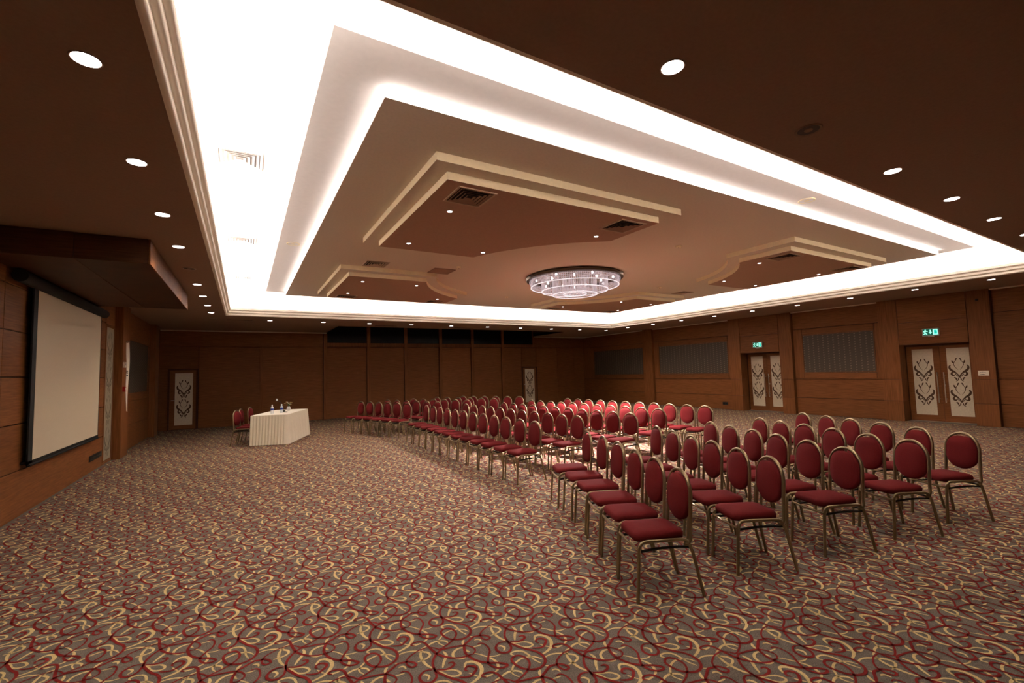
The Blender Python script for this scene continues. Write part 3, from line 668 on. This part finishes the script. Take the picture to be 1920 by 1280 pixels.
# ------------------------------------------------------------------ recessed downlights
LENS = mat('downlight_lens',(.9,.9,.9),.4,emit=(1,.93,.90),estr=DOWN,noise=.01); RIM = mat('downlight_rim',(.42,.30,.22),.4,noise=.03); OFFL = mat('dark_lens',(.05,.028,.02),.5,noise=.2)
def downlight_proto():
    d = thing('downlight','round recessed downlight','downlight')
    MB().lathe([(.058,-.001),(.064,-.004),(.067,-.003),(.068,0),(.068,.004),(.058,.004)],28,close=True).build('rim',RIM,d,smooth=True)
    MB().lathe([(.0585,-.004),(.0585,.002)],28).build('lens',LENS,d)
    ld = bpy.data.lights.new('beam','SPOT'); ld.energy=DOWN_BEAM; ld.spot_size=math.radians(125); ld.spot_blend=.9; ld.shadow_soft_size=.05; ld.color=(1,.84,.66)
    lo = bpy.data.objects.new('beam',ld); COL.objects.link(lo); lo.parent=d; lo.location=(0,0,-.02)
    return d
dl0 = downlight_proto(); dlu=[False]
def put_dl(x,y,label,group):
    c = dl0 if not dlu[0] else copy_tree(dl0); dlu[0]=True; c.location=(x,y,CZ-.001); tag(c,label,'downlight',group)
ys=[2.99,4.27,5.54,6.82,9.44,10.74,12.04,13.36]
for i,y in enumerate(ys): put_dl(-.71,y,f'round ceiling downlight left of the cove, {ORD[i]} counting from the camera','downlights left of the cove')
for i,x in enumerate([.64,2.08,3.46,4.85,6.30,7.74,9.18,10.64,12.1,13.56]): put_dl(x,14.75,f'round ceiling downlight along the back border, {ORD[i]} from left','downlights along the back border')
for i,y in enumerate([13.41,12.08,10.77,9.44,8.13,6.80,5.50,4.18,2.92]): put_dl(13.52,y,f'round ceiling downlight along the right wall border, {ORD[i]} from left','downlights along the right border')
for i,x in enumerate([2.02,4.85,6.27,7.66,9.05]): put_dl(x,1.58,f'round ceiling downlight on dark near border, {ORD[i]} from left','downlights on the near border')
def speaker_disc(x,y,z,label,m=OFFL,r=.085,rim=RIM):
    s = thing('ceiling_speaker',label,'ceiling speaker',(x,y,z-.001))
    MB().lathe([(r*.80,-.002),(r*.95,-.007),(r,-.003),(r,.002),(r*.8,.002)],24,close=True).build('rim',rim,s,smooth=True)
    MB().lathe([(r*.80,-.003),(r*.80,.001)],24).build('grille',m,s)
    MB().lathe([(r*.30,-.006),(r*.34,-.003)],16).build('cone',rim,s)
speaker_disc(-.71,8.11,CZ,'dark unlit round fitting among the left downlights')
speaker_disc(3.43,1.57,CZ,'dark unlit round fitting on the near ceiling border',rim=CEIL)
speaker_disc(-.71,14.53,CZ,'dark round fitting in the far left ceiling corner')
speaker_disc(.66,7.84,3.74,'white round speaker on the left of the bright ceiling frame',m=WHITE,r=.10,rim=CREAM)
speaker_disc(6.31,2.97,3.74,'white round speaker on the near side of bright ceiling frame',m=WHITE,r=.10,rim=CREAM)
# small detectors and sprinklers on the central panel
for i,(x,y,lab) in enumerate(((3.54,7.87,'small pale detector left of the chandelier'),(6.29,4.99,'small pale detector on the panel nearer than the chandelier'),(6.15,10.56,'small detector on the panel beyond the chandelier'),(9.07,7.84,'small detector right of the chandelier'))):
    s = thing('smoke_detector',lab,'detector',(x,y,3.65-.001),group='smoke detectors')
    MB().lathe([(.035,-.028),(.045,-.02),(.052,-.006),(.052,0)],20).build('body',CREAM,s,smooth=True); MB().lathe([(.012,-.034),(.012,-.028)],10).build('sensor',RIM,s)

# ------------------------------------------------------------------ tray spots
SPL = mat('led_spot_lens',(1,1,1),.3,emit=(.93,.92,1.0),estr=TRAYSPOT,noise=.01)
def spot_proto():
    d = thing('tray_spotlight','tiny spotlight','spotlight')
    MB().lathe([(.026,-.002),(.036,-.006),(.040,-.002),(.040,.001),(.026,.001)],18,close=True).build('rim',CHROME,d,smooth=True)
    MB().lathe([(.0265,-.004),(.0265,.001)],16).build('lens',SPL,d)
    ld = bpy.data.lights.new('beam','SPOT'); ld.energy=TRAY_DOWN; ld.spot_size=math.radians(95); ld.spot_blend=.8; ld.shadow_soft_size=.03; ld.color=(1,.90,.80)
    lo = bpy.data.objects.new('beam',ld); COL.objects.link(lo); lo.parent=d; lo.location=(0,0,-.02)
    return d
sp0=spot_proto(); spu=[False]
TR={('near left'):[(2.04,4.76),(2.02,6.22),(3.21,6.21),(4.27,4.77)],('far left'):[(2.03,9.19),(3.14,9.18),(2.02,10.64),(4.2,10.70)],
    ('near right'):[(8.19,4.73),(9.19,6.13),(10.45,4.79),(10.42,6.15)],('far right'):[(9.19,9.32),(8.16,10.70),(10.42,9.36),(10.40,10.72)]}
WHERE=['first from left','second from left','third from left','fourth from left']
for nm,L in TR.items():
    for i,(x,y) in enumerate(sorted(L,key=lambda p:p[0]*.86-p[1]*.51)):
        c=sp0 if not spu[0] else copy_tree(sp0); spu[0]=True; c.location=(x,y,3.49-.001)
        tag(c,f'tiny bright spotlight in the {nm} ceiling tray, {WHERE[i]}','spotlight',f'spotlights of the {nm} tray')

# ------------------------------------------------------------------ ceiling vents
def vent(x,y,z,label,fm,bm,size=.44,group=None,frm=None):
    v=thing('ceiling_vent',label,'air vent',(x,y,z-.001),group=group); h=size/2
    MB().box(-h+.02,h-.02,-h+.02,h-.02,-.001,.001).build('backing',bm,v)
    def sq(a,b,z0,z1,name,m):
        ring(MB(),-h,h,-h,h,[(a,z0),(b,z1),(b,z1+.003),(a,z0+.003)]).build(name,m,v)
    ring(MB(),-h,h,-h,h,[(0,0),(.004,-.010),(.026,-.010),(.028,0)]).build('frame',frm or fm,v)
    for k in range(4): sq(.040+.042*k,.060+.042*k,-.012,-.003,'louvre',fm)
    return v
DKB=mat('vent_shadow',(.012,.008,.006),.9,noise=.1); VB=mat('brown_vent_louvre',(.33,.20,.13),.6,noise=.05); VBF=mat('beige_vent_frame',(.5,.36,.25),.6,noise=.05)
for i,y in enumerate((5.56,8.92,12.3)): vent(-.06,y,UZ,f'white square air vent in the bright left cove, {ORD[i]} from camera',WHITE,mat('pale_vent_gap',(.22,.2,.18),.9,noise=.05),group='vents in the bright cove')
for (x,y,lab) in ((2.06,4.26,'left of two in the near left tray'),(4.28,4.26,'right of two in the near left tray'),(2.06,11.08,'left of two in the far left tray'),(4.28,11.08,'right of two in the far left tray'),(8.14,4.26,'left of two in the near right tray'),(10.40,4.26,'right of two in the near right tray'),(8.14,11.08,'left of two in the far right tray'),(10.40,11.08,'right of two in the far right tray')):
    vent(x,y,3.49,f'brown square louvred air vent, {lab}',VB,DKB,group='vents in the ceiling trays',frm=VBF)
vent(2.06,8.27,3.65,'beige louvred vent on the panel between the left trays',VBF,DKB,.42)
vent(10.4,8.2,3.65,'pale louvred vent on the panel between the right trays',VBF,DKB,.42)
t=thing('access_hatch','flat brown access hatch on the panel near far left tray','hatch',(3.37,8.34,3.649)); MB().bevbox(-.2,.2,-.2,.2,-.006,.0,.002).build('cover',VB,t); ring(MB(),-.22,.22,-.22,.22,[(0,0),(0,-.008),(.018,-.008),(.018,0)]).build('frame',CEIL,t)
t=thing('linear_grille','dark linear air grille in the far left ceiling corner','air vent',(-.11,14.86,CZ-.001)); MB().box(-.30,.30,-.09,.09,-.004,0).build('backing',DKB,t)
for k in range(5): MB().box(-.29,.29,-.075+k*.034,-.063+k*.034,-.010,-.004).build('slat',CEIL,t)
for i,x in enumerate((4.15,7.05,9.95)):
    t=thing('linear_grille',f'dark linear air grille on the back ceiling border, {ORD[i]} from left','air vent',(x,15.35,CZ-.001),group='grilles on the back border'); MB().box(-.35,.35,-.08,.08,-.004,0).build('backing',DKB,t)
    for k in range(4): MB().box(-.34,.34,-.06+k*.036,-.048+k*.036,-.010,-.004).build('slat',CEIL,t)

# ------------------------------------------------------------------ chandelier
ch = thing('chandelier','large round tiered crystal chandelier in the middle of the ceiling','chandelier',(CX+.02,CY+.07,3.65))
BRZ=mat('dark_bronze_ring',(.16,.11,.075),.3,metal=.8,noise=.1)
MB().lathe([(.98,-.002),(1.05,-.012),(1.065,-.035),(1.05,-.075),(.995,-.085),(.975,-.07)],64,close=True).build('ceiling_ring',BRZ,ch,smooth=True)
MB().lathe([(.97,-.012),(.97,-.004)],64).build('mirror_plate',mat('bronze_plate',(.42,.32,.24),.35,metal=.6,noise=.05),ch)
def crystal():
    m=bpy.data.materials.new('crystal_strands'); m.use_nodes=True; nt=m.node_tree; b=nt.nodes['Principled BSDF']
    b.inputs['Base Color'].default_value=(.95,.92,.93,1); b.inputs['Roughness'].default_value=.25; b.inputs['Emission Color'].default_value=(.97,.90,1,1); b.inputs['Emission Strength'].default_value=CRYSTAL
    tr=nt.nodes.new('ShaderNodeBsdfTranslucent'); tr.inputs['Color'].default_value=(.97,.93,.95,1); mx=nt.nodes.new('ShaderNodeMixShader'); mx.inputs[0].default_value=.5
    n=nt.nodes.new('ShaderNodeTexNoise'); n.inputs['Scale'].default_value=60; bp=nt.nodes.new('ShaderNodeBump'); bp.inputs['Strength'].default_value=.4
    L=nt.links.new; L(n.outputs['Fac'],bp.inputs['Height']); L(bp.outputs['Normal'],b.inputs['Normal'])
    L(b.outputs[0],mx.inputs[1]); L(tr.outputs[0],mx.inputs[2]); L(mx.outputs[0],nt.nodes['Material Output'].inputs[0]); return m
CRY=crystal()
RIMC=mat('bright_crystal_rim',(.95,.93,.95),.2,emit=(1,.95,1),estr=.75,noise=.01)
for r,zt,zb,n in ((.955,-.06,-.225,150),(.72,-.06,-.315,116),(.48,-.06,-.40,80),(.25,-.06,-.385,44)):
    mb=MB(); w=.0048
    for k in range(n):
        a=2*PI*k/n; c,s=math.cos(a),math.sin(a); x,y=r*c,r*s; zb2=zb+.004*math.sin(9*a)
        nb=4; v=[];f=[]
        for i in range(nb+1):
            z=zt+(zb2-zt)*i/nb; ww=w*(1.15 if i%2 else .7)
            v+=[(x-s*ww,y+c*ww,z),(x+c*ww,y+s*ww,z),(x+s*ww,y-c*ww,z),(x-c*ww,y-s*ww,z)]
        for i in range(nb):
            for q in range(4): f.append((i*4+q,i*4+(q+1)%4,i*4+4+(q+1)%4,i*4+4+q))
        mb.add(v,f)
    tag(mb.build('crystal_tier',CRY,ch),kind='stuff')
    nm=MB()
    for k in range(n//2):                                   # bead net across the bottom of the tier
        a=4*PI*k/n; c,s_=math.cos(a),math.sin(a); r0=max(r-.235,.02); q=.002
        nm.add([(r*c-s_*q,r*s_+c*q,zb),(r*c+s_*q,r*s_-c*q,zb),(r0*c+s_*q,r0*s_-c*q,zb+.012),(r0*c-s_*q,r0*s_+c*q,zb+.012)],[(0,1,2,3)])
    tag(nm.build('bead_net',CRY,ch),kind='stuff')
    MB().lathe([(r-.008,zb-.006),(r+.008,zb-.006),(r+.008,zb+.008),(r-.008,zb+.008)],72,close=True).build('tier_rim',RIMC,ch,smooth=True)
for j,(r,z) in enumerate(((.975,-.075),(.985,-.105),(.97,-.135),(.965,-.165))):   # scalloped bead swags on the outer tier
    MB().tube([(r*math.cos(2*PI*k/144),r*math.sin(2*PI*k/144),z+.010*math.cos(2*PI*k/9+j*1.3)) for k in range(145)],.006,5,caps=False).build('bead_swag',CRY,ch,smooth=True)
BULB=mat('chandelier_bulb',(1,1,1),.4,emit=(1,.92,.94),estr=CHAND_BULB,noise=.01)
for k in range(14):
    a=2*PI*k/14; r=.60 if k%2 else .84
    o=MB().lathe([(.008,-.02),(.022,-.008),(.026,.01),(.018,.03),(.010,.04)],10).build('bulb',BULB,ch,smooth=True); o.location=(r*math.cos(a),r*math.sin(a),-.09)
ld=bpy.data.lights.new('pool','SPOT'); ld.energy=CHAND_POOL; ld.spot_size=math.radians(84); ld.spot_blend=.75; ld.shadow_soft_size=.09; ld.color=(1,.80,.84)
lo=bpy.data.objects.new('lamp_beam',ld); COL.objects.link(lo); lo.parent=ch; lo.location=(0,0,-.43)

ld=bpy.data.lights.new('wide_beam','SPOT'); ld.energy=CHAND_WIDE; ld.spot_size=math.radians(165); ld.spot_blend=1; ld.shadow_soft_size=.09; ld.color=(1,.86,.80)
lo=bpy.data.objects.new('lamp_glow',ld); COL.objects.link(lo); lo.parent=ch; lo.location=(0,0,-.42)
